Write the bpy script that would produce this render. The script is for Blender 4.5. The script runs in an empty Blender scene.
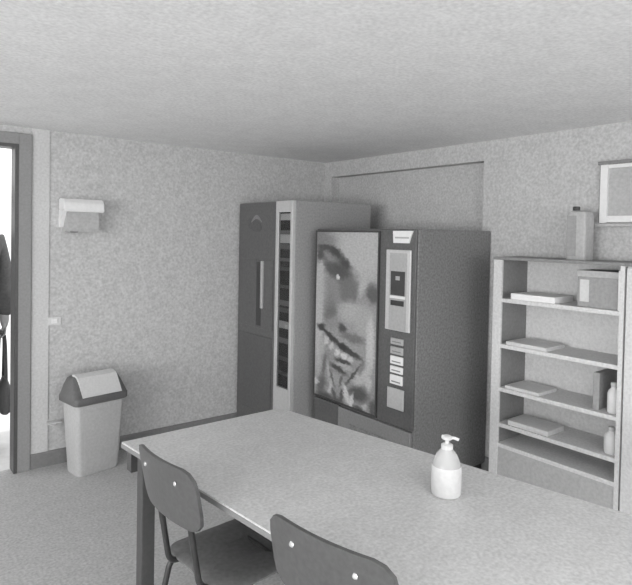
import bpy, bmesh, math, random
from mathutils import Vector, Matrix
random.seed(4)
SC = bpy.context.scene
COL = SC.collection
PI = math.pi

# ------------------------------------------------------------------ camera
F_PX, CY = 569.17, 248.57
YAW, PITCH, ROLL, EYE = 0.668449, 0.0238331, 0.0186602, 1.6
cam_d = bpy.data.cameras.new('camera')
cam = bpy.data.objects.new('camera', cam_d)
COL.objects.link(cam)
_f = Vector((math.sin(YAW)*math.cos(PITCH), math.cos(YAW)*math.cos(PITCH), -math.sin(PITCH)))
_r = Vector((math.cos(YAW), -math.sin(YAW), 0))
_u = _r.cross(_f)
_R = math.cos(ROLL)*_r + math.sin(ROLL)*_u
_U = -math.sin(ROLL)*_r + math.cos(ROLL)*_u
cam.matrix_world = Matrix(((_R.x, _U.x, -_f.x, 0), (_R.y, _U.y, -_f.y, 0), (_R.z, _U.z, -_f.z, EYE), (0, 0, 0, 1)))
cam_d.sensor_fit = 'HORIZONTAL'
cam_d.sensor_width = 36.0
cam_d.lens = F_PX/632*36.0
cam_d.shift_y = -(292.5-CY)/632
cam_d.clip_start = 0.02
SC.camera = cam

# ------------------------------------------------------------------ sky, lights, exposure
SC.view_settings.view_transform = 'Standard'
SC.view_settings.look = 'None'
SC.view_settings.gamma = 1.0
SC.view_settings.use_curve_mapping = False
SC.view_settings.exposure = 0.06

world = bpy.data.worlds.new('overcast_sky')
SC.world = world
world.use_nodes = True
bg = world.node_tree.nodes['Background']
bg.inputs['Color'].default_value = (1, 1, 1, 1)
bg.inputs['Strength'].default_value = 1.7


def area(name, loc, rot, sx, sy, power):
    d = bpy.data.lights.new(name, 'AREA')
    d.shape = 'RECTANGLE'
    d.size, d.size_y, d.energy = sx, sy, power
    o = bpy.data.objects.new(name, d)
    o.location, o.rotation_euler = loc, rot
    COL.objects.link(o)
    return o


area('window_daylight', (-4.05, 0.2, 1.45), (0, -PI/2-.3, 0), 1.3, 4.6, 215)      # added fill for unseen left windows, tilted up to brighten the ceiling
area('rear_window_daylight', (0.4, -3.3, 1.4), (PI/2+.25, 0, 0), 5.0, 1.3, 92)    # added fill for unseen rear windows, to flatten the lighting
for _x, _y in ((.7, -.5), (-1.6, -.9)):                                            # added fill for two unseen ceiling fittings
    area('ceiling_lamp_light', (_x, _y, 2.17), (0, 0, 0), 1.0, 1.0, 10)
sun_d = bpy.data.lights.new('sun', 'SUN')
sun_d.energy = 3.0
sun_d.angle = .02
sun = bpy.data.objects.new('sun', sun_d)
sun.rotation_euler = (math.radians(14), math.radians(48), 0)
COL.objects.link(sun)

# ------------------------------------------------------------------ materials


def s2l(v):
    v = v/255.0
    return v/12.92 if v <= 0.04045 else ((v+0.055)/1.055)**2.4


def mat(name, g, rough=0.6, metal=0.0, speck=0.0, scale=60.0, bump=0.0, detail=3.0, coat=0.0, blotch=0.0):
    """grey paint / plastic / steel with a fine procedural speckle"""
    m = bpy.data.materials.new(name)
    m.use_nodes = True
    nt = m.node_tree
    b = nt.nodes['Principled BSDF']
    c = s2l(g)
    b.inputs['Base Color'].default_value = (c, c, c, 1)
    b.inputs['Roughness'].default_value = rough
    b.inputs['Metallic'].default_value = metal
    if coat:
        b.inputs['Coat Weight'].default_value = coat
    tc = nt.nodes.new('ShaderNodeTexCoord')
    n = nt.nodes.new('ShaderNodeTexNoise')
    n.inputs['Scale'].default_value = scale
    n.inputs['Detail'].default_value = detail
    nt.links.new(tc.outputs['Object'], n.inputs['Vector'])
    if speck:
        mr = nt.nodes.new('ShaderNodeMapRange')
        mr.inputs['From Min'].default_value = 0.3
        mr.inputs['From Max'].default_value = 0.7
        mr.inputs['To Min'].default_value = c*(1-speck)
        mr.inputs['To Max'].default_value = c*(1+speck)
        nt.links.new(n.outputs['Fac'], mr.inputs['Value'])
        src = mr.outputs['Result']
        if blotch:
            n2 = nt.nodes.new('ShaderNodeTexNoise')
            n2.inputs['Scale'].default_value = scale*0.18
            n2.inputs['Detail'].default_value = 4
            nt.links.new(tc.outputs['Object'], n2.inputs['Vector'])
            m2 = nt.nodes.new('ShaderNodeMapRange')
            m2.inputs['From Min'].default_value = 0.3
            m2.inputs['From Max'].default_value = 0.7
            m2.inputs['To Min'].default_value = 1-blotch
            m2.inputs['To Max'].default_value = 1+blotch
            nt.links.new(n2.outputs['Fac'], m2.inputs['Value'])
            mu = nt.nodes.new('ShaderNodeMath')
            mu.operation = 'MULTIPLY'
            nt.links.new(src, mu.inputs[0])
            nt.links.new(m2.outputs['Result'], mu.inputs[1])
            src = mu.outputs[0]
        nt.links.new(src, b.inputs['Base Color'])
    if bump:
        bp = nt.nodes.new('ShaderNodeBump')
        bp.inputs['Strength'].default_value = bump
        bp.inputs['Distance'].default_value = 0.004
        nt.links.new(n.outputs['Fac'], bp.inputs['Height'])
        nt.links.new(bp.outputs['Normal'], b.inputs['Normal'])
    return m


M = {
    'wall': mat('painted_plaster', 186, .85, speck=.17, scale=62, bump=.25, blotch=.04),
    'ceil': mat('ceiling_plaster', 236, .9, speck=.11, scale=60, bump=.2, blotch=.04),
    'floor': mat('vinyl_floor', 176, .55, speck=.2, scale=70, blotch=.05),
    'base': mat('baseboard_paint', 122, .6, speck=.08, scale=60),
    'door': mat('door_frame_paint', 138, .6, speck=.08, scale=70),
    'trunk': mat('trunking_paint', 194, .7, speck=.1, scale=70),
    'ground': mat('pale_concrete', 200, .9, speck=.06, scale=20),
    'm2side': mat('charcoal_cabinet_paint', 122, .5, speck=.28, scale=70),  # charcoal lightened in colour to offset the weaker light on the cabinet sides
    'black': mat('charcoal_machine_paint', 90, .5, speck=.16, scale=70),
    'dark': mat('dark_plastic', 62, .45, speck=.15, scale=80),
    'vdark': mat('black_glass', 48, .25, speck=.1, scale=40),
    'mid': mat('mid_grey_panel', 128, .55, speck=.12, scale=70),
    'm1side': mat('grey_cabinet_paint', 150, .55, speck=.13, scale=70),
    'm1front': mat('smoked_front_panel', 94, .4, speck=.15, scale=60),
    'emblem': mat('faded_print', 132, .5, speck=.12, scale=60),
    'silver': mat('satin_silver', 196, .4, metal=.25, speck=.06, scale=60),
    'silver2': mat('satin_grey', 172, .45, metal=.2, speck=.08, scale=60),
    'white': mat('white_plastic', 226, .4, speck=.03, scale=50),
    'offw': mat('off_white_plastic', 205, .5, speck=.06, scale=60),
    'table': mat('table_laminate', 197, .42, speck=.15, scale=85, blotch=.05),
    'edge': mat('table_edging', 128, .6),
    'steel_d': mat('dark_steel', 80, .45, metal=.2, speck=.1, scale=60),
    'chair': mat('dark_stained_plywood', 82, .38, speck=.14, scale=60, coat=.15),
    'seat': mat('worn_dark_plywood', 112, .45, speck=.16, scale=60),  # backrest plywood lightened in colour, since the flat seat gets less light
    'tube': mat('dark_tube', 62, .4, metal=.3),
    'bolt': mat('bright_bolt', 230, .2, metal=.7),
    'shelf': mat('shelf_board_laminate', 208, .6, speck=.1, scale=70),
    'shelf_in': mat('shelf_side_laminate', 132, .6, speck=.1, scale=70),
    'binbody': mat('bin_plastic', 180, .5, speck=.08, scale=70),
    'binlid': mat('bin_lid_plastic', 94, .45, speck=.1, scale=70),
    'binflap': mat('bin_flap_plastic', 205, .45, speck=.05, scale=70),
    'box': mat('grey_card', 174, .7, speck=.1, scale=60),
    'boxd': mat('darker_grey_card', 152, .7, speck=.1, scale=60),
    'paper': mat('white_paper', 235, .8, speck=.03, scale=40),
    'coat': mat('dark_wool', 72, .9, speck=.2, scale=60),
    'trousers': mat('dark_cloth', 60, .9, speck=.15, scale=60),
    'skin': mat('skin', 150, .6, speck=.05, scale=40),
    'hair': mat('dark_hair', 55, .6, speck=.2, scale=90),
    'bag': mat('dark_bag_cloth', 70, .7, speck=.15, scale=60),
    'foliage': mat('dark_foliage', 80, .8, speck=.2, scale=20),
}


def glass(name, tint, alpha):
    m = bpy.data.materials.new(name)
    m.use_nodes = True
    b = m.node_tree.nodes['Principled BSDF']
    c = s2l(tint)
    b.inputs['Base Color'].default_value = (c, c, c, 1)
    b.inputs['Roughness'].default_value = .08
    b.inputs['Alpha'].default_value = alpha
    return m


M['glass'] = glass('smoked_glass', 60, .25)


def clear_plastic():
    m = bpy.data.materials.new('clear_plastic')
    m.use_nodes = True
    b = m.node_tree.nodes['Principled BSDF']
    c = s2l(222)
    b.inputs['Base Color'].default_value = (c, c, c, 1)
    b.inputs['Roughness'].default_value = .2
    b.inputs['Alpha'].default_value = .55
    return m


M['clear'] = clear_plastic()


def lamp_mat():
    m = bpy.data.materials.new('lit_diffuser')
    m.use_nodes = True
    b = m.node_tree.nodes['Principled BSDF']
    b.inputs['Emission Color'].default_value = (1, 1, 1, 1)
    b.inputs['Emission Strength'].default_value = 2.0
    return m


M['lamp'] = lamp_mat()  # diffuser glow of the added ceiling lamps

# ------------------------------------------------------------------ mesh helpers


def B():
    return bmesh.new()


def box(bm, x0, x1, y0, y1, z0, z1, bev=0.0, seg=2):
    g = bmesh.ops.create_cube(bm, size=1.0)
    vs = g['verts']
    bmesh.ops.scale(bm, vec=(x1-x0, y1-y0, z1-z0), verts=vs)
    bmesh.ops.translate(bm, vec=((x0+x1)/2, (y0+y1)/2, (z0+z1)/2), verts=vs)
    if bev:
        es = list({e for v in vs for e in v.link_edges})
        bmesh.ops.bevel(bm, geom=es, offset=bev, segments=seg, affect='EDGES', profile=.5)
    return bm


def prism(bm, pts, axis, a, b):
    """extrude a polygon given in the two other axes from a to b along axis (0 x, 1 y, 2 z)"""
    def co(p, t):
        l = list(p)
        l.insert(axis, t)
        return l
    lo = [bm.verts.new(co(p, a)) for p in pts]
    hi = [bm.verts.new(co(p, b)) for p in pts]
    n = len(pts)
    bm.faces.new(lo)
    bm.faces.new(list(reversed(hi)))
    for i in range(n):
        bm.faces.new((lo[i], hi[i], hi[(i+1) % n], lo[(i+1) % n]))
    bmesh.ops.recalc_face_normals(bm, faces=bm.faces[:])
    return bm


def loft(bm, rings, cap=True):
    rs = [[bm.verts.new(p) for p in r] for r in rings]
    n = len(rs[0])
    for a, b in zip(rs, rs[1:]):
        for i in range(n):
            bm.faces.new((a[i], a[(i+1) % n], b[(i+1) % n], b[i]))
    if cap:
        bm.faces.new(list(reversed(rs[0])))
        bm.faces.new(rs[-1])
    bmesh.ops.recalc_face_normals(bm, faces=bm.faces[:])
    return bm


def lathe(bm, prof, n=28, c=(0, 0, 0)):
    return loft(bm, [[(c[0]+r*math.cos(2*PI*k/n), c[1]+r*math.sin(2*PI*k/n), c[2]+z) for k in range(n)] for r, z in prof])


def fillet(path, rad, n=6):
    """round the inner corners of a polyline"""
    P = [Vector(p) for p in path]
    out = [P[0]]
    for a, b, c in zip(P, P[1:], P[2:]):
        d1, d2 = (a-b), (c-b)
        r = min(rad, d1.length*.45, d2.length*.45)
        p, q = b+d1.normalized()*r, b+d2.normalized()*r
        for k in range(n+1):
            t = k/n
            out.append(p*(1-t)**2+b*2*t*(1-t)+q*t*t)
    out.append(P[-1])
    return out


def tube(bm, path, r, n=12, rad=0.0):
    P = fillet(path, rad) if rad else [Vector(p) for p in path]
    rings = []
    ref = None
    for i, p in enumerate(P):
        t = (P[min(i+1, len(P)-1)]-P[max(i-1, 0)]).normalized()
        if ref is None:
            ref = t.orthogonal().normalized()
        ref = (ref-t*ref.dot(t)).normalized()
        w = t.cross(ref)
        rings.append([p+ref*r*math.cos(2*PI*k/n)+w*r*math.sin(2*PI*k/n) for k in range(n)])
    return loft(bm, rings)


def rrect(hx, hy, r, n=5, cx=0, cy=0):
    pts = []
    for sx, sy, a0 in ((1, 1, 0), (-1, 1, PI/2), (-1, -1, PI), (1, -1, 3*PI/2)):
        for k in range(n+1):
            a = a0+PI/2*k/n
            pts.append((cx+sx*(hx-r)+r*math.cos(a), cy+sy*(hy-r)+r*math.sin(a)))
    return pts


def obj(name, bm, m, parent=None, smooth=False, loc=None, rotz=0.0):
    me = bpy.data.meshes.new(name)
    bm.to_mesh(me)
    bm.free()
    me.materials.append(M[m] if isinstance(m, str) else m)
    if smooth:
        for p in me.polygons:
            p.use_smooth = True
        try:
            me.set_sharp_from_angle(angle=math.radians(40))
        except Exception:
            pass
    o = bpy.data.objects.new(name, me)
    COL.objects.link(o)
    if parent:
        o.parent = parent
    if loc is not None:
        o.location = loc
        o.rotation_euler = (0, 0, rotz)
    return o


def tag(o, label, cat, group=None):
    o['label'] = label
    o['category'] = cat
    if group:
        o['group'] = group
    return o


def thing(name, label, cat, loc=(0, 0, 0), rotz=0.0, group=None):
    o = bpy.data.objects.new(name, None)
    COL.objects.link(o)
    o.empty_display_size = .1
    o.location = loc
    o.rotation_euler = (0, 0, rotz)
    return tag(o, label, cat, group)


def struct(name, bm, m, parent=None):
    o = obj(name, bm, m, parent)
    if not parent:
        o['kind'] = 'structure'
    return o


# ------------------------------------------------------------------ the room
XL, XR, YF, YB, H = -4.2, 3.343, -3.4, 4.122, 2.268
DX0, DX1, DH = -0.12, 0.77, 2.15            # doorway in the back wall
T = 0.08

struct('floor', box(B(), XL-.1, XR+.3, YF-.1, YB+T, -.1, 0), 'floor')
struct('ceiling', box(B(), XL-.1, XR+.3, YF-.1, YB+T, H, H+.1), 'ceil')

bm = B()
box(bm, XL-.1, DX0, YB, YB+T, 0, H)
box(bm, DX1, XR+.3, YB, YB+T, 0, H)
box(bm, DX0, DX1, YB, YB+T, DH, H)
struct('wall_back', bm, 'wall')

# right wall with the shallow recess behind the machines
AY0, AY1, AZ, AD = 2.381, 4.016, 2.133, .09
bm = B()
box(bm, XR, XR+.3, YF-.1, AY0, 0, H)
box(bm, XR, XR+.3, AY1, YB, 0, H)
box(bm, XR, XR+.3, AY0, AY1, AZ, H)
box(bm, XR+AD, XR+.3, AY0, AY1, 0, AZ)
struct('wall_right', bm, 'wall')

# left wall with three unseen windows, added to let in light
WZ0, WZ1 = .85, 2.05
wins = [(-2.0, -.6), (-.4, 1.0), (1.2, 2.5)]
bm = B()
box(bm, XL-.1, XL, YF-.1, YB, 0, WZ0)
box(bm, XL-.1, XL, YF-.1, YB, WZ1, H)
ys = [YF-.1]+[v for w in wins for v in w]+[YB]
for a, b in zip(ys[::2], ys[1::2]):
    box(bm, XL-.1, XL, a, b, WZ0, WZ1)
struct('wall_left', bm, 'wall')
for i, (a, b) in enumerate(wins):
    w = bpy.data.objects.new('window_%d' % (i+1), None)
    COL.objects.link(w)
    w['kind'] = 'structure'
    bm = B()
    for q in ((a, a+.05, WZ0, WZ1), (b-.05, b, WZ0, WZ1), (a+.05, b-.05, WZ0, WZ0+.05), (a+.05, b-.05, WZ1-.05, WZ1)):
        box(bm, XL-.08, XL-.02, *q)
    obj('window_frame', bm, 'white', w)
    obj('window_pane', box(B(), XL-.055, XL-.049, a+.05, b-.05, WZ0+.05, WZ1-.05), glass('window_glass', 230, .15), w)
fw = [(-2.0, -.6), (-.4, 1.0), (1.2, 2.6)]  # unseen rear windows, added as the source of the rear fill
bm = B()
box(bm, XL-.1, XR+.3, YF-.1, YF, 0, WZ0)
box(bm, XL-.1, XR+.3, YF-.1, YF, WZ1, H)
xs = [XL-.1]+[v for w in fw for v in w]+[XR+.3]
for a, b in zip(xs[::2], xs[1::2]):
    box(bm, a, b, YF-.1, YF, WZ0, WZ1)
struct('wall_front', bm, 'wall')
for i, (a, b) in enumerate(fw):
    w = bpy.data.objects.new('window_%d' % (i+4), None)
    COL.objects.link(w)
    w['kind'] = 'structure'
    bm = B()
    for q in ((a, a+.05, WZ0, WZ1), (b-.05, b, WZ0, WZ1), (a+.05, b-.05, WZ0, WZ0+.05), (a+.05, b-.05, WZ1-.05, WZ1)):
        box(bm, q[0], q[1], YF-.08, YF-.02, q[2], q[3])
    obj('window_frame', bm, 'white', w)
    obj('window_pane', box(B(), a+.05, b-.05, YF-.055, YF-.049, WZ0+.05, WZ1-.05), glass('window_glass', 230, .15), w)

# door opening: lining, architrave
d = bpy.data.objects.new('door_1', None)
COL.objects.link(d)
d['kind'] = 'structure'
bm = B()
box(bm, DX1-.018, DX1+.004, YB-.022, YB+T+.02, 0, DH+.002)
box(bm, DX0-.004, DX0+.018, YB-.022, YB+T+.02, 0, DH+.002)
box(bm, DX0+.018, DX1-.018, YB-.022, YB+T+.02, DH-.02, DH+.002)
obj('door_lining', bm, 'steel_d', d)
bm = B()
box(bm, DX1+.004, DX1+.082, YB-.02, YB, 0, DH+.075, .003)
box(bm, DX0-.082, DX0-.004, YB-.02, YB, 0, DH+.075, .003)
box(bm, DX0-.004, DX1+.004, YB-.02, YB, DH+.002, DH+.075, .003)
obj('door_casing', bm, 'door', d)

struct('trim_1', box(B(), DX1+.085, DX1+.195, YB-.007, YB, .1, H, .003), 'trunk')
bm = B()
prism(bm, [(YB-.014, 0), (YB, 0), (YB, .1), (YB-.007, .1), (YB-.014, .09)], 0, DX1+.083, XR)
struct('baseboard_back', bm, 'base')
bm = B()
prism(bm, [(XR-.014, 0), (XR, 0), (XR, .1), (XR-.007, .1), (XR-.014, .09)], 1, YF, AY0)
struct('baseboard_right', bm, 'base')

# outside
o = obj('outside_ground', box(B(), -9, 9, YB+T, 16, -.12, -.02), 'ground')
o['kind'] = 'structure'

# unseen ceiling lamps, added to brighten the table and room
for lx, ly, ll in ((.7, -.5, 'square white ceiling lamp above the photographer'), (-1.6, -.9, 'square white ceiling lamp in the rear left of the room')):
    t = thing('ceiling_lamp', ll, 'lamp', (lx, ly, H), 0, 'ceiling lamps')
    obj('lamp_frame', box(B(), -.55, .55, -.55, .55, -.06, 0, .008), 'white', t)
    obj('diffuser', box(B(), -.5, .5, -.5, .5, -.075, -.061), 'lamp', t)

# ------------------------------------------------------------------ vending machine with the portrait


def poster_material():
    """printed close-up portrait: soft tone patches laid one over another in poster millimetres"""
    m = bpy.data.materials.new('printed_portrait')
    m.use_nodes = True
    nt = m.node_tree
    b = nt.nodes['Principled BSDF']
    b.inputs['Roughness'].default_value = .35
    uv = nt.nodes.new('ShaderNodeUVMap')
    nz = nt.nodes.new('ShaderNodeTexNoise')
    nz.inputs['Scale'].default_value = .22
    nz.inputs['Detail'].default_value = 3
    nt.links.new(uv.outputs['UV'], nz.inputs['Vector'])
    wob = nt.nodes.new('ShaderNodeVectorMath')
    wob.operation = 'MULTIPLY_ADD'
    sub = nt.nodes.new('ShaderNodeVectorMath')
    sub.operation = 'SUBTRACT'
    sub.inputs[1].default_value = (.5, .5, .5)
    nt.links.new(nz.outputs['Color'], sub.inputs[0])
    nt.links.new(sub.outputs[0], wob.inputs[0])
    wob.inputs[1].default_value = (6, 6, 0)
    nt.links.new(uv.outputs['UV'], wob.inputs[2])
    val = nt.nodes.new('ShaderNodeValue')
    val.outputs[0].default_value = s2l(146)
    cur = val.outputs[0]

    def blob(cx, cy, rx, ry, ang, tone, soft=.5, k=1.0):
        nonlocal cur
        mp = nt.nodes.new('ShaderNodeMapping')
        mp.vector_type = 'TEXTURE'
        mp.inputs['Location'].default_value = (cx+1.5, cy+1.5, 0)
        mp.inputs['Rotation'].default_value = (0, 0, math.radians(ang))
        mp.inputs['Scale'].default_value = (rx, ry, 1)
        nt.links.new(wob.outputs[0], mp.inputs['Vector'])
        ln = nt.nodes.new('ShaderNodeVectorMath')
        ln.operation = 'LENGTH'
        nt.links.new(mp.outputs[0], ln.inputs[0])
        mr = nt.nodes.new('ShaderNodeMapRange')
        mr.interpolation_type = 'SMOOTHSTEP'
        mr.inputs['From Min'].default_value = 1+soft
        mr.inputs['From Max'].default_value = max(0, 1-soft)
        mr.inputs['To Min'].default_value = 0
        mr.inputs['To Max'].default_value = k
        nt.links.new(ln.outputs['Value'], mr.inputs['Value'])
        mx = nt.nodes.new('ShaderNodeMix')
        mx.data_type = 'FLOAT'
        nt.links.new(mr.outputs['Result'], mx.inputs['Factor'])
        nt.links.new(cur, mx.inputs['A'])
        mx.inputs['B'].default_value = s2l(tone)
        cur = mx.outputs['Result']
    for a in POSTER:
        blob(*a)
    # print grain
    n2 = nt.nodes.new('ShaderNodeTexNoise')
    n2.inputs['Scale'].default_value = .5
    nt.links.new(uv.outputs['UV'], n2.inputs['Vector'])
    m2 = nt.nodes.new('ShaderNodeMapRange')
    m2.inputs['From Min'].default_value = .3
    m2.inputs['From Max'].default_value = .7
    m2.inputs['To Min'].default_value = .86
    m2.inputs['To Max'].default_value = 1.14
    nt.links.new(n2.outputs['Fac'], m2.inputs['Value'])
    mu = nt.nodes.new('ShaderNodeMath')
    mu.operation = 'MULTIPLY'
    nt.links.new(cur, mu.inputs[0])
    nt.links.new(m2.outputs['Result'], mu.inputs[1])
    nt.links.new(mu.outputs[0], b.inputs['Base Color'])
    return m


# x, y (y down), half sizes, turn, tone, softness, strength
POSTER = [
    (362, 250, 30, 30, 0, 172, .5), (322, 238, 16, 9, 20, 124, .6), (372, 245, 12, 16, 0, 172, .6),
    (321, 287, 5, 30, 0, 178, .4), (320, 325, 4.5, 60, 0, 176, .4),
    (345, 305, 18, 42, -12, 148, .5),
    (350, 288, 13, 22, -14, 108, .5), (335, 290, 7, 14, -10, 132, .6), (333, 312, 7, 16, 0, 122, .6),
    (331, 257, 15, 9, 38, 108, .35),
    (326, 247, 9, 3, 0, 72, .5), (338, 252, 9, 4.2, 40, 66, .5), (347, 263, 8, 4.4, 52, 68, .5), (321, 254, 3.4, 8, 10, 80, .6),
    (340, 271, 12, 7.5, 12, 78, .5), (330, 257, 7, 3, 40, 128, .5), (340, 277, 2.2, 2.2, 0, 205, .5), (331, 268, 6, 4, 35, 86, .6),
    (374, 291, 6.5, 10, 0, 88, .5), (365, 282, 3, 15, 12, 168, .6), (367, 300, 5, 6, 0, 140, .6),
    (355, 311, 13, 10, 0, 166, .5), (333, 316, 5, 9, 20, 106, .6), (366, 318, 8, 14, 0, 160, .6),
    (345, 329, 6, 4, 40, 76, .5), (356, 337, 12, 4.5, 8, 112, .5), (336, 326, 6, 6, 0, 138, .6),
    (373, 340, 3.8, 26, 0, 184, .4),
    (333, 340, 15, 2.8, 36, 66, .5), (323, 332, 4, 4.6, 50, 66, .5), (355, 352, 12, 2.8, 24, 72, .5), (346, 348, 5, 3, 20, 58, .5),
    (329, 346, 2.6, 4.2, 10, 188, .5), (335, 350, 2.4, 4, 10, 186, .5), (341, 355, 2.8, 3.8, 14, 194, .5), (347.5, 357, 3, 3.4, 14, 200, .5), (354, 359, 2.8, 3, 14, 190, .5), (324, 352, 3, 9, 0, 166, .6),
    (347, 363, 9, 2.1, 8, 76, .5), (348, 367.5, 8, 2.2, 8, 166, .5), (342, 372, 10, 2.8, 22, 74, .5), (330, 366, 4, 9, 0, 132, .6),
    (327, 372, 1.6, 12, 5, 108, .6), (332, 378, 1.5, 10, -8, 170, .6),
    (358, 373, 16, 1.7, -58, 88, .5), (366, 373, 13, 5, -58, 178, .45), (372, 378, 3, 7, 0, 182, .5), (365, 366, 2, 6, 20, 130, .6),
    (340, 384, 7, 6, 20, 156, .5), (336, 383, 1.4, 8, -15, 104, .6), (345, 383, 1.5, 7, 15, 110, .6),
    (363, 391, 9, 8, 0, 88, .45), (351, 396, 2.6, 10, -20, 200, .4), (356, 400, 1.8, 8, 8, 200, .4), (346, 399, 1.6, 8, 10, 92, .5), (334, 394, 2, 7, 10, 186, .5), (338, 399, 2, 5, -20, 96, .5),
    (324, 394, 4.6, 10, 10, 98, .6), (318.5, 392, 2.2, 4, 0, 192, .5), (342, 405, 6, 3.4, 0, 90, .6), (328, 405, 9, 4.4, 0, 84, .5),
    (369, 401, 2.2, 3, 0, 180, .5), (363, 406, 5, 3, 0, 88, .5), (376, 402, 3, 9, 0, 92, .5),
]

X2, Y2, W2, D2, H2 = 2.592, 2.305, .962, .742, 1.647
t = thing('vending_machine', 'black vending machine with a printed portrait of a smiling face and a silver coin panel', 'vending machine', (X2, Y2, 0))
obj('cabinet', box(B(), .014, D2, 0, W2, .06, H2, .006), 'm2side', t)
bm = B()
box(bm, .05, D2-.02, .02, W2-.02, 0, .06)
obj('plinth', bm, 'dark', t)
bm = B()
box(bm, -.004, .014, .002, W2-.002, .42, H2-.002, .004)
obj('front_door', bm, 'black', t)
obj('dispensing_panel', box(B(), -.014, .014, .012, .68, .1, .41, .005), 'mid', t)
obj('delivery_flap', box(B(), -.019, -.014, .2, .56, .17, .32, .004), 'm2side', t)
obj('lower_panel', box(B(), -.006, .014, .68, W2-.004, .1, .415, .004), 'black', t)

# poster panel, slightly proud of the door
py0, py1, pz0, pz1 = .316, .95, .44, 1.623
bm = box(B(), -.012, -.004, py0, py1, pz0, pz1)
po = obj('portrait_poster', bm, poster_material(), t)
uvl = po.data.uv_layers.new(name='UVMap')
for l in po.data.loops:
    v = po.data.vertices[l.vertex_index].co
    uvl.data[l.index].uv = (318+62*(py1-v.y)/(py1-py0), 232.5+175*(pz1-v.z)/(pz1-pz0))
bm = B()
for q in ((py0-.012, py0, pz0-.012, pz1+.01), (py1, py1+.008, pz0-.012, pz1+.01), (py0, py1, pz1, pz1+.01), (py0, py1, pz0-.012, pz0)):
    box(bm, -.016, -.004, *q)
obj('poster_frame', bm, 'dark', t)
# maker's plate
bm = B()
prism(bm, [(.19, 1.635), (.025, 1.635), (.04, 1.60), (.055, 1.56), (.185, 1.56)], 0, -.012, -.004)
lp = obj('name_plate', bm, 'white', t)
obj('plate_stripe', box(B(), -.0135, -.012, .055, .17, 1.588, 1.598), 'silver2', lp)
# coin panel
cp = obj('coin_panel', box(B(), -.016, -.004, .033, .24, 1.015, 1.518, .004), 'silver', t)
ys_, zs_ = -.0165, 0
obj('panel_inset', box(B(), -.018, -.0155, .062, .205, 1.02, 1.498), 'silver2', cp)
obj('display_window', box(B(), -.0205, -.018, .075, .192, 1.236, 1.385), 'dark', cp)
obj('display_glow', box(B(), -.0215, -.0205, .115, .15, 1.33, 1.355), 'silver2', cp)
bm = B()
for q in ((.07, .197, 1.216, 1.232),):
    box(bm, -.022, -.018, *q)
obj('display_ledge', bm, 'white', cp)
obj('coin_slot', box(B(), -.0205, -.018, .08, .19, 1.172, 1.204), 'vdark', cp)
obj('return_lever', box(B(), -.024, -.018, .075, .125, 1.12, 1.134, .002), 'dark', cp)
obj('lock', lathe(B(), [(.0, -.004), (.012, -.004), (.012, .004), (0, .004)], 12), 'dark', cp)
lk = cp.children[-1]
lk.rotation_euler = (0, PI/2, 0)
lk.location = (-.02, .105, 1.035)
# selection buttons
for k, (z0, z1, m_) in enumerate([(.938, .978, 'silver2'), (.878, .924, 'silver2'), (.815, .866, 'white'), (.76, .803, 'white'), (.69, .748, 'white')]):
    z0 -= .01
    z1 -= .01
    bt = obj('selection_button', box(B(), -.016, -.004, .082, .188, z0, z1, .004), m_, t)
    obj('button_label', box(B(), -.0172, -.016, .098, .172, z0+.014, z0+.021), 'mid', bt)
obj('change_tray_plate', box(B(), -.014, -.004, .07, .21, .525, .655, .004), 'silver', t)

# ------------------------------------------------------------------ snack machine behind it
X1, Y1, W1, D1, H1 = 2.431, 3.34, .765, .765, 1.852
t = thing('snack_machine', 'taller grey vending machine in the corner with a dark front and a slim lit window', 'vending machine', (X1, Y1, 0))
obj('cabinet', box(B(), .016, D1, 0, W1, .05, H1, .006), 'm1side', t)
obj('plinth', box(B(), .05, D1-.03, .02, W1-.02, 0, .05), 'dark', t)
SP = .218
fp = obj('front_panel', box(B(), -.004, .016, SP+.008, W1-.002, .06, H1-.006, .004), 'm1front', t)
# faint oval emblem pressed in the upper panel, handle and lower hatch
bm = B()
n = 26
pts = [(.53+.105*math.cos(2*PI*k/n), 1.67+.05*math.sin(2*PI*k/n)+.02*math.cos(2*PI*k/n)) for k in range(n)]
prism(bm, pts, 0, -.0065, -.004)
obj('emblem', bm, 'black', fp)
bm = B()
n = 22
pts = [(.57-.15*k/n+.0, 1.70+.05*math.sin(PI*k/n)) for k in range(n+1)]
pts += [(.42+.15*k/n, 1.69+.028*math.sin(PI*k/n)) for k in range(n+1)]
prism(bm, pts, 0, -.0085, -.0065)
obj('emblem_arc', bm, 'emblem', fp)
obj('side_hatch', box(B(), -.009, -.004, .48, .74, .86, 1.4, .003), 'm1front', fp)
obj('side_hatch', box(B(), -.009, -.004, .25, .476, .86, 1.4, .003), 'm1front', fp)
obj('door_handle', box(B(), -.028, -.004, .375, .4, 1.02, 1.39, .006), 'silver2', fp)
obj('grip_recess', box(B(), -.0105, -.009, .41, .475, .88, 1.38), 'dark', fp)
obj('delivery_hatch', box(B(), -.008, -.004, .26, .75, .2, .8, .004), 'black', fp)
# silver window frame
gz0, gz1, gy0, gy1 = .46, 1.765, .030, .180
bm = B()
box(bm, -.012, .016, .002, gy0, .06, H1-.004, .003)
box(bm, -.012, .016, gy1, SP, .06, H1-.004, .003)
box(bm, -.012, .016, gy0, gy1, gz1, H1-.004)
box(bm, -.012, .016, gy0, gy1, .06, gz0)
wf = obj('window_frame', bm, 'silver', t)
obj('display_back', box(B(), .008, .015, gy0, gy1, gz0, gz1), 'vdark', wf)
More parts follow.
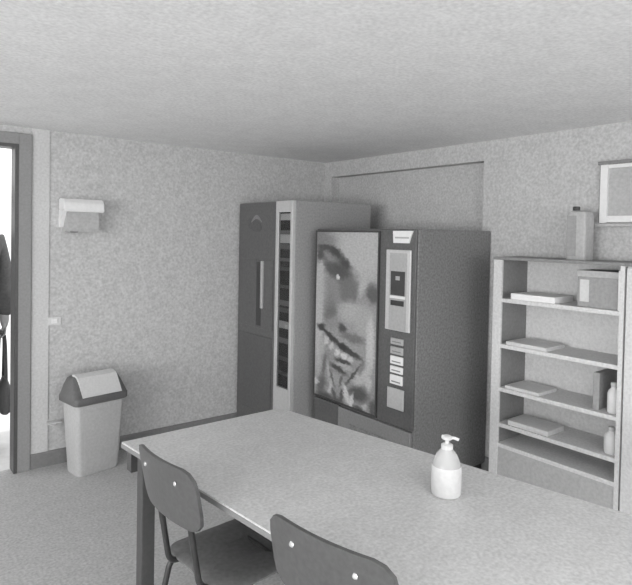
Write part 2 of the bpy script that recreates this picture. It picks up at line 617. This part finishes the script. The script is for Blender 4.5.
# product rows seen in the slim window: pale packs, dark gaps
zz = [(1.705, 1.755, 'white'), (1.6, 1.63, 'mid'), (1.535, 1.6, 'white'), (1.49, 1.53, 'mid'), (1.40, 1.425, 'mid'), (1.33, 1.36, 'm1front'), (1.2, 1.225, 'm1front'),
      (1.07, 1.11, 'mid'), (1.02, 1.055, 'm1front'), (.9, .955, 'silver'), (.79, .83, 'mid'), (.66, .69, 'm1front'), (.55, .58, 'm1front')]
for a, b, m_ in zz:
    obj('product_row', box(B(), .001, .008, gy0+.006, gy1-.006, a, b, .003), m_, wf)
obj('lit_button', box(B(), -.002, .008, gy0+.03, gy0+.065, .905, .935, .004), 'white', wf)
obj('window_pane', box(B(), -.006, -.004, gy0, gy1, gz0, gz1), 'glass', wf)
# ------------------------------------------------------------------ shelf unit on the right wall
SX, SD = 3.04, .3
SY0, SY1 = 1.30, 2.075
t = thing('shelf_unit', 'pale open shelf unit with five boards standing beside the black vending machine', 'shelf', (SX, SY0, 0))
L = SY1-SY0
bm = B()
box(bm, 0, .018, L-.058, L, 0, 1.47, .002)
obj('front_stile', bm, 'shelf', t)
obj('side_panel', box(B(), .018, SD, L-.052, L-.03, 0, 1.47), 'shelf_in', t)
obj('side_panel', box(B(), 0, SD, 0, .022, 0, 1.47), 'shelf', t)
obj('back_panel', box(B(), SD-.008, SD-.001, .022, L-.052, .1, 1.47), 'shelf', t)
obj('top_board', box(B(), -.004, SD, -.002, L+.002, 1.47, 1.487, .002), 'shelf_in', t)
LEV = [1.235, .955, .688, .47, .345]
for z in LEV:
    obj('shelf_board', box(B(), .004, SD-.008, .022, L-.052, z-.024, z, .002), 'shelf', t)
obj('kick_board', box(B(), .006, .022, .022, L-.058, 0, .321), 'box', t)

t = thing('cupboard', 'closed pale cupboard at the right edge of the photo, next to the open shelves', 'cupboard', (SX, .38, 0))
obj('carcass', box(B(), .018, SD, 0, .915, 0, 1.47, .002), 'shelf', t)
for y0, y1, hy in ((.004, .454, .41), (.46, .911, .50)):
    dr = obj('door', box(B(), 0, .018, y0, y1, .06, 1.462, .003), 'shelf', t)
    obj('handle', box(B(), -.018, 0, hy-.006, hy+.006, .74, .86, .003), 'silver2', dr)
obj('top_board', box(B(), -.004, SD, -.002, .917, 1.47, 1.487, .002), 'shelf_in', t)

# things on the shelves
tp = LEV[0]
tag(obj('paper_ream', box(B(), SX+.012, SX+.222, 1.68, 1.96, tp, tp+.036, .003), 'paper'), 'white ream of paper lying at the left of the upper shelf board', 'paper')
st = thing('grey_box', 'grey cardboard box at the right of the upper shelf board', 'box', (SX+.03, 1.345, tp))
obj('carton', box(B(), 0, .2, 0, .215, 0, .195, .004), 'boxd', st)
obj('box_lid', box(B(), -.004, .204, -.004, .219, .165, .2, .003), 'box', st)
obj('label_card', box(B(), -.0025, 0, .15, .2, .03, .15), 'offw', st)
tag(obj('white_folder', box(B(), SX+.02, SX+.23, 1.327, 1.341, tp, tp+.21, .003), 'paper'), 'thin white folder standing between the grey box and the right shelf side', 'folder')

st = thing('storage_canister', 'grey square canister with a dark cap standing on top of the shelf unit', 'canister', (SX+.16, 1.62, 1.487))
bm = B()
loft(bm, [[(x, y, z) for x, y in rrect(.055*s, .056*s, .014)] for z, s in ((0, .97), (.01, 1), (.25, 1), (.27, .9), (.28, .6))])
obj('canister_body', bm, 'box', st, True)
obj('side_label', box(B(), -.0575, -.0545, -.005, .048, .02, .25), 'boxd', st)
obj('cap', lathe(B(), [(.018, .279), (.02, .282), (.02, .30), (.017, .304)], 18, (0, .025, 0)), 'dark', st, True)


def bottle(loc, label, r, h, m_='white', cap='offw'):
    b = thing('bottle', label, 'bottle', loc)
    obj('bottle_body', lathe(B(), [(r*.92, 0), (r, .006), (r, h*.62), (r*.85, h*.72), (r*.42, h*.82), (r*.4, h*.86)], 20), m_, b, True)
    obj('bottle_cap', lathe(B(), [(r*.46, h*.86), (r*.48, h*.87), (r*.48, h*.99), (r*.42, h)], 18), cap, b, True)
    return b


bottle((SX+.07, 1.368, LEV[2]), 'slim white bottle on the third shelf board by the right side panel', .03, .16)
bottle((SX+.07, 1.372, LEV[3]), 'stout white bottle on the fourth shelf board by the right side panel', .036, .14)
tag(obj('ring_binder', box(B(), SX+.04, SX+.26, 1.43, 1.465, LEV[2], LEV[2]+.2, .004), 'boxd'), 'grey ring binder standing on the third shelf board left of the slim bottle', 'binder')
tag(obj('document_folder', box(B(), SX+.015, SX+.2, 1.70, 1.96, LEV[3], LEV[3]+.03, .004), 'offw'), 'thick pale document folder lying at the left of the fourth shelf board', 'folder')
tag(obj('flat_carton', box(B(), SX+.012, SX+.22, 1.72, 1.985, LEV[1], LEV[1]+.022, .003), 'offw'), 'flat pale carton lying at the left of the second shelf board', 'box')
tag(obj('cream_tray', box(B(), SX+.012, SX+.22, 1.76, 1.985, LEV[2], LEV[2]+.02, .003), 'offw'), 'flat pale tray lying at the left of the third shelf board', 'tray')

# framed board on the right wall
t = thing('wall_frame', 'white framed grey notice board hanging on the wall above the shelves', 'notice board', (XR, .932, 1.69))
W_, H_ = .648, .342
obj('board', box(B(), -.012, -.001, .05, W_-.05, .045, H_-.012), 'box', t)
bm = B()
box(bm, -.03, -.001, W_-.052, W_-.012, .01, H_)
box(bm, -.03, -.001, .012, .052, .01, H_)
box(bm, -.03, -.001, .052, W_-.052, .014, .05)
box(bm, -.022, -.001, .052, W_-.052, H_-.02, H_)
obj('frame', bm, 'white', t)
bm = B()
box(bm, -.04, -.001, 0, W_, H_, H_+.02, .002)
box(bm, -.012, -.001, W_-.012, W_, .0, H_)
obj('top_rail', bm, 'mid', t)  # darker strips along the top and one side of the frame
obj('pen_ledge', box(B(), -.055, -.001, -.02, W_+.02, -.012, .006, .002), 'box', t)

# ------------------------------------------------------------------ back wall fittings
t = thing('paper_towel_dispenser', 'white hooded paper towel dispenser on the wall above the bin', 'dispenser', (1.155, YB, 1.59))
bm = B()
prof = [(-.001, .0), (-.085, .0), (-.095, .02), (-.095, .15), (-.001, .15)]
prism(bm, prof, 0, -.107, .107)
obj('dispenser_body', bm, 'box', t)
bm = B()
prof = [(-.001, .15), (-.135, .135), (-.14, .15), (-.13, .195), (-.105, .222), (-.001, .228)]
prism(bm, prof, 0, -.132, .132)
bmesh.ops.bevel(bm, geom=bm.edges[:], offset=.006, segments=2, affect='EDGES')
obj('dispenser_hood', bm, 'white', t)
bm = B()
prism(bm, [(-.001, .03), (-.03, .03), (-.12, .15), (-.001, .15)], 0, -.132, -.108)
obj('hood_side', bm, 'white', t)
obj('towel_slot', box(B(), -.08, -.03, -.09, .09, -.003, .002), 'dark', t)

t = thing('light_switch', 'white light switch plate on the wall beside the door', 'light switch', (1.0, YB-.001, .955))
obj('switch_plate', box(B(), -.043, .043, -.008, 0, 0, .055, .003), 'offw', t)
obj('rocker', box(B(), -.018, .018, -.013, -.008, .012, .043, .002), 'white', t)
t = thing('wall_socket', 'white power socket low on the wall behind the bin', 'socket', (.995, YB-.001, .275))
obj('socket_plate', box(B(), -.045, .045, -.008, 0, 0, .06, .003), 'offw', t)
obj('socket_insert', lathe(B(), [(0, 0), (.02, 0), (.022, .004), (0, .004)], 18), 'white', t)
s = t.children[-1]
s.rotation_euler = (PI/2, 0, 0)
s.location = (0, -.008, .03)

# ------------------------------------------------------------------ swing bin
t = thing('swing_bin', 'pale plastic swing bin with a dark lid and white flap below the towel dispenser', 'bin', (1.198, 3.90, 0), math.radians(9.5))
bm = B()
rings = []
for z, hx, hy in ((0, .138, .085), (.012, .143, .09), (.44, .166, .110), (.474, .168, .112)):
    rings.append([(x, y, z) for x, y in rrect(hx, hy, .03)])
loft(bm, rings)
obj('bin_body', bm, 'binbody', t, True)
bm = B()
loft(bm, [[(x, y, z) for x, y in rrect(hx, hy, .03, 5, 0, cy)] for z, hx, hy, cy in
          ((.472, .178, .123, 0), (.478, .186, .13, 0), (.515, .186, .13, 0), (.523, .182, .125, 0), (.59, .168, .087, .012), (.63, .158, .057, .02), (.64, .147, .044, .022))])
lid = obj('bin_lid', bm, 'binlid', t, True)
bm = B()
prism(bm, [(-.131, .527), (-.052, .640), (-.005, .654), (.03, .65), (.03, .636), (-.01, .634), (-.05, .618), (-.118, .520)], 0, -.134, .134)
obj('swing_flap', bm, 'binflap', lid)

# ------------------------------------------------------------------ table
PL = [(.818, 2.292), (1.578, 2.299), (1.617, 2.24), (1.885, .76), (1.985, .21), (1.96, .18), (1.06, .18), (1.027, .21), (.912, 1.38)]
t = thing('canteen_table', 'long pale laminate table with dark steel legs in the foreground', 'table', (1.35, 1.25, 0))
bm = B()
prism(bm, [(x-1.35, y-1.25) for x, y in PL], 2, .733, .74)
obj('tabletop', bm, 'table', t)


def inset(p, d):
    c = (1.35, 1.25)
    return (p[0]-1.35+(d if p[0] < c[0] else -d)*.0, p[1]-1.25)


bm = B()
prism(bm, [(x-1.35, y-1.25) for x, y in PL], 2, .716, .7329)
bmesh.ops.scale(bm, vec=(1.003, 1.002, 1), verts=bm.verts[:])
obj('edge_band', bm, 'edge', t)
fr = B()
box(fr, -.525, .22, .955, 1.0, .64, .716)           # end rail, far
box(fr, -.28, .56, -1.0, -.955, .64, .716)          # end rail, near
tube(fr, [(.1, .97, .69), (.25, -.97, .69)], .018, 8)
obj('under_frame', fr, 'steel_d', t)
for (x, y) in ((-.49, .885), (.2, .9), (-.24, -.9), (.53, -.9)):
    bm = B()
    box(bm, x-.027, x+.027, y-.027, y+.027, .02, .716, .004)
    lg = obj('leg', bm, 'steel_d', t)
    obj('foot_cap', box(B(), x-.031, x+.031, y-.031, y+.031, 0, .03, .004), 'dark', lg)

# hand soap pump bottle
t = thing('soap_bottle', 'translucent white pump soap bottle standing on the table', 'bottle', (1.527, 1.205, .7401))
t.scale = (.98, .98, .945)
prof = [(.046, 0), (.05, .004), (.051, .02), (.051, .098), (.049, .104)]
obj('bottle_body', lathe(B(), prof, 32), 'offw', t, True)
obj('clear_shoulder', lathe(B(), [(.049, .104), (.047, .112), (.036, .14), (.022, .158), (.017, .163)], 32), 'clear', t, True)
obj('collar', lathe(B(), [(.019, .160), (.02, .163), (.02, .176), (.012, .181)], 24), 'offw', t, True)
bm = B()
lathe(bm, [(.007, .18), (.007, .194)], 14)
lathe(bm, [(.012, .194), (.017, .196), (.018, .203), (.012, .208)], 18)
tube(bm, [(.0, 0, .201), (.016, -.02, .201), (.024, -.03, .196)], .0055, 10)
tube(bm, [(0, 0, .201), (-.012, .014, .203)], .007, 10)
obj('pump_head', bm, 'offw', t, True)

# ------------------------------------------------------------------ chairs


def panel(w, z0, z1, thick, bow, x0, lean, r):
    """curved plywood back panel: outline rounded, bowed about the vertical"""
    bm = B()
    out = rrect(w/2, (z1-z0)/2, r, 8, 0, (z0+z1)/2)

    def f(y, z, o):
        return (x0+o+bow*((y/(w/2))**2)+lean*(z-z0), y, z)
    nx, nz = 18, 8
    # scanlines clipped to the rounded outline

    def half(z):
        dz = min(z-z0, z1-z)
        if dz >= r:
            return w/2
        return w/2-r+math.sqrt(max(0, r*r-(r-dz)**2))
    zs = [z0+(z1-z0)*(.5-.5*math.cos(PI*(k+.0)/nz)) for k in range(nz+1)]
    grid = []
    for o in (0, thick):
        g = []
        for z in zs:
            h = half(z)
            g.append([bm.verts.new(f(-h+2*h*i/nx, z, o)) for i in range(nx+1)])
        grid.append(g)
    for gi, g in enumerate(grid):
        for a, b in zip(g, g[1:]):
            for i in range(nx):
                q = (a[i], a[i+1], b[i+1], b[i])
                bm.faces.new(q if gi else tuple(reversed(q)))
    g0, g1 = grid
    n = len(g0)
    for k in range(n-1):
        for i in (0, nx):
            bm.faces.new((g0[k][i], g0[k+1][i], g1[k+1][i], g1[k][i]))
    for i in range(nx):
        for k in (0, n-1):
            bm.faces.new((g0[k][i], g0[k][i+1], g1[k][i+1], g1[k][i]))
    bmesh.ops.recalc_face_normals(bm, faces=bm.faces[:])
    return bm


def chair(label, loc, rz, wide):
    t = thing('school_chair', label, 'chair', loc, rz, 'dark chairs along the table')
    obj('backrest', panel(wide, .666, .872, .012, .026, -.087, -.19, .055), 'chair', t, True)
    # seat: rounded, dished, waterfall front
    bm = B()
    outl = rrect(.205, .195, .06, 6, .215, 0)
    rings = []
    for dz, s in ((0, .97), (.004, 1), (.010, 1), (.014, .97), (.0135, .7), (.012, .3)):
        rings.append([(.215+(x-.215)*s, y*s, .442+dz-(.02*max(0, (x-.33)/.09)**2)) for x, y in outl])
    loft(bm, rings)
    obj('seat', bm, 'seat', t, True)
    for s in (-1, 1):
        y = s*.1
        obj('back_post', tube(B(), [(-.085, y, .835), (-.054, y, .66), (-.018, y, .45), (.05, y*1.2, .428), (.36, y*1.35, .428)], .0105, 12, .06), 'tube', t, True)
        bm = B()
        lathe(bm, [(0, 0), (.006, 0), (.008, .002), (.006, .005), (0, .006)], 12)
        bo = obj('bolt', bm, 'bolt', t, True)
        bo.rotation_euler = (0, -PI/2, 0)
        bo.location = (-.110, y, .817)
        obj('leg', tube(B(), [(.10, s*.17, .43), (.03, s*.18, .40), (-.06, s*.19, .012)], .011, 12, .03), 'tube', t, True)
        obj('leg', tube(B(), [(.30, s*.17, .43), (.37, s*.18, .40), (.42, s*.19, .012)], .011, 12, .03), 'tube', t, True)
        for x in (-.0615, .4215):
            obj('foot_cap', lathe(B(), [(.012, 0), (.014, .003), (.014, .03), (.011, .032)], 12, (x, s*.19, 0)), 'dark', t, True)
    bm = B()
    tube(bm, [(.10, -.17, .43), (.10, .17, .43)], .01, 10)
    tube(bm, [(.30, -.17, .43), (.30, .17, .43)], .01, 10)
    obj('cross_bar', bm, 'tube', t, True)
    return t


chair('dark chair at the left end of the table, backrest beside the table leg', (.857, 1.75, 0), math.radians(4.5), .375)
chair('nearest dark chair at the bottom of the photo, only its backrest in view', (.972, 1.068, 0), math.radians(11), .40)

# ------------------------------------------------------------------ person outside the doorway


def skinned(name, pts, edges, m_, parent, sub=2):
    me = bpy.data.meshes.new(name)
    me.from_pydata([p[0] for p in pts], edges, [])
    me.materials.append(M[m_])
    o = bpy.data.objects.new(name, me)
    COL.objects.link(o)
    o.parent = parent
    md = o.modifiers.new('skin', 'SKIN')
    for i, p in enumerate(pts):
        r = p[1]
        me.skin_vertices[0].data[i].radius = r if isinstance(r, tuple) else (r, r)
    me.skin_vertices[0].data[0].use_root = True
    md.use_smooth_shade = True
    sb = o.modifiers.new('sub', 'SUBSURF')
    sb.levels = sb.render_levels = sub
    return o


t = thing('person', 'person in a dark coat standing outside the open doorway holding a bag', 'person', (.575, 4.72, 0))
# facing the room (-y); the arm nearest the door post hangs straight and holds the bag
bp = [((0, 0, .98), (.155, .11)), ((0, 0, 1.18), (.135, .10)), ((0, .01, 1.38), (.165, .115)), ((0, .01, 1.53), (.10, .085)), ((0, 0, 1.60), .055), ((0, -.01, 1.68), (.07, .08)),
      ((0, -.015, 1.77), (.078, .095)), ((0, -.005, 1.85), (.055, .07)),
      ((.17, .01, 1.50), .062), ((.215, .01, 1.22), .046), ((.222, -.02, .97), .034), ((.222, -.025, .90), (.022, .036)),
      ((-.17, .01, 1.50), .062), ((-.215, .01, 1.22), .046), ((-.222, -.02, .97), .034), ((-.222, -.025, .90), (.022, .036)),
      ((.10, 0, .90), .095), ((.105, -.005, .50), .06), ((.105, .02, .10), .042), ((.11, -.10, .05), (.04, .03)),
      ((-.10, 0, .90), .095), ((-.105, -.005, .50), .06), ((-.105, .02, .10), .042), ((-.11, -.10, .05), (.04, .03))]
be = [(0, 1), (1, 2), (2, 3), (3, 4), (4, 5), (5, 6), (6, 7), (2, 8), (8, 9), (9, 10), (10, 11), (2, 12), (12, 13), (13, 14), (14, 15),
      (0, 16), (16, 17), (17, 18), (18, 19), (0, 20), (20, 21), (21, 22), (22, 23)]
base = len(bp)
for sgn, wi in ((1, 11), (-1, 15)):
    for k, (dy, ln) in enumerate(((-.03, .075), (-.010, .085), (.010, .08), (.028, .065))):
        i = len(bp)
        w = Vector(bp[wi][0])
        bp += [((w.x, w.y+dy, w.z-.03), .0095), ((w.x-.004*sgn, w.y+dy, w.z-.03-ln*.5), .0085), ((w.x-.026*sgn, w.y+dy, w.z-.03-ln*.8), .0075)]
        be += [(wi, i), (i, i+1), (i+1, i+2)]
    i = len(bp)
    bp += [((w.x-.012*sgn, w.y-.042, w.z-.005), .010), ((w.x-.028*sgn, w.y-.048, w.z-.045), .008)]
    be += [(wi, i), (i, i+1)]
skinned('body', bp, be, 'skin', t)
cp_ = [((0, 0, 1.02), (.185, .14)), ((0, 0, 1.2), (.165, .13)), ((0, .01, 1.40), (.195, .14)), ((0, .01, 1.53), (.115, .10)), ((0, .005, 1.625), .07),
       ((0, 0, .86), (.20, .15)), ((0, 0, .72), (.215, .16)),
       ((.185, .01, 1.50), .085), ((.225, .01, 1.22), .062), ((.228, -.02, .95), .050),
       ((-.185, .01, 1.50), .085), ((-.225, .01, 1.22), .062), ((-.228, -.02, .95), .050)]
ce = [(0, 1), (1, 2), (2, 3), (3, 4), (0, 5), (5, 6), (2, 7), (7, 8), (8, 9), (2, 10), (10, 11), (11, 12)]
skinned('coat', cp_, ce, 'coat', t)
for s in (-1, 1):
    bm = B()
    loft(bm, [[(s*.105+hx*math.cos(a), hy*math.sin(a)+dy, z) for a in [2*PI*k/16 for k in range(16)]] for z, hx, hy, dy in ((.06, .075, .08, .015), (.5, .085, .09, 0), (.8, .098, .11, 0))])
    obj('trouser_leg', bm, 'trousers', t, True)
    bm = B()
    loft(bm, [[(s*.108+hx*math.cos(a), -.035+hy*math.sin(a), z) for a in [2*PI*k/18 for k in range(18)]] for z, hx, hy in ((-.02, .048, .135), (.02, .05, .138), (.055, .045, .11), (.085, .04, .07))])
    obj('shoe', bm, 'dark', t, True)
bm = B()
bmesh.ops.create_uvsphere(bm, u_segments=20, v_segments=12, radius=1)
for v in bm.verts:
    v.co = Vector((v.co.x*.098, v.co.y*.112+.022, v.co.z*.105+1.815))
    if v.co.y < -.055 and v.co.z < 1.85:
        v.co.y = -.055
obj('hair', bm, 'hair', t, True)
for s in (-1, 1):
    bm = B()
    bmesh.ops.create_uvsphere(bm, u_segments=10, v_segments=8, radius=.012)
    e = obj('eye', bm, 'vdark', t, True)
    e.location = (s*.033, -.096, 1.765)
    bm = B()
    loft(bm, [[(s*.082+.008*math.cos(a), .005+.02*math.sin(a), 1.735+.03*k) for a in [2*PI*j/10 for j in range(10)]] for k in range(3)])
    obj('ear', bm, 'skin', t, True)
bm = B()
loft(bm, [[(x*w, -.092-d*(.0 if y else 1), z) for x, y in ((-1, 1), (1, 1), (0, 0))] for z, w, d in ((1.77, .008, .008), (1.735, .016, .03), (1.728, .014, .008))])
obj('nose', bm, 'skin', t)
obj('mouth', box(B(), -.026, .026, -.094, -.08, 1.692, 1.702, .004), 'dark', t)

t = thing('shoulder_bag', 'dark rounded bag hanging from the hand of the person in the doorway', 'bag', (.80, 4.70, .24))
bm = B()
rings = []
for z, sx, sy in ((0, .025, .06), (.03, .04, .12), (.12, .045, .15), (.20, .036, .13), (.25, .018, .09), (.27, .012, .06)):
    rings.append([(sx*math.cos(2*PI*k/24), sy*math.sin(2*PI*k/24), z) for k in range(24)])
loft(bm, rings)
obj('bag_body', bm, 'bag', t, True)
for dx in (-.006, .006):
    obj('bag_handle', tube(B(), [(dx, -.06, .26), (dx, -.03, .5), (dx-.006, -.005, .6), (dx, .02, .5), (dx, .05, .26)], .006, 8, .05), 'bag', t, True)
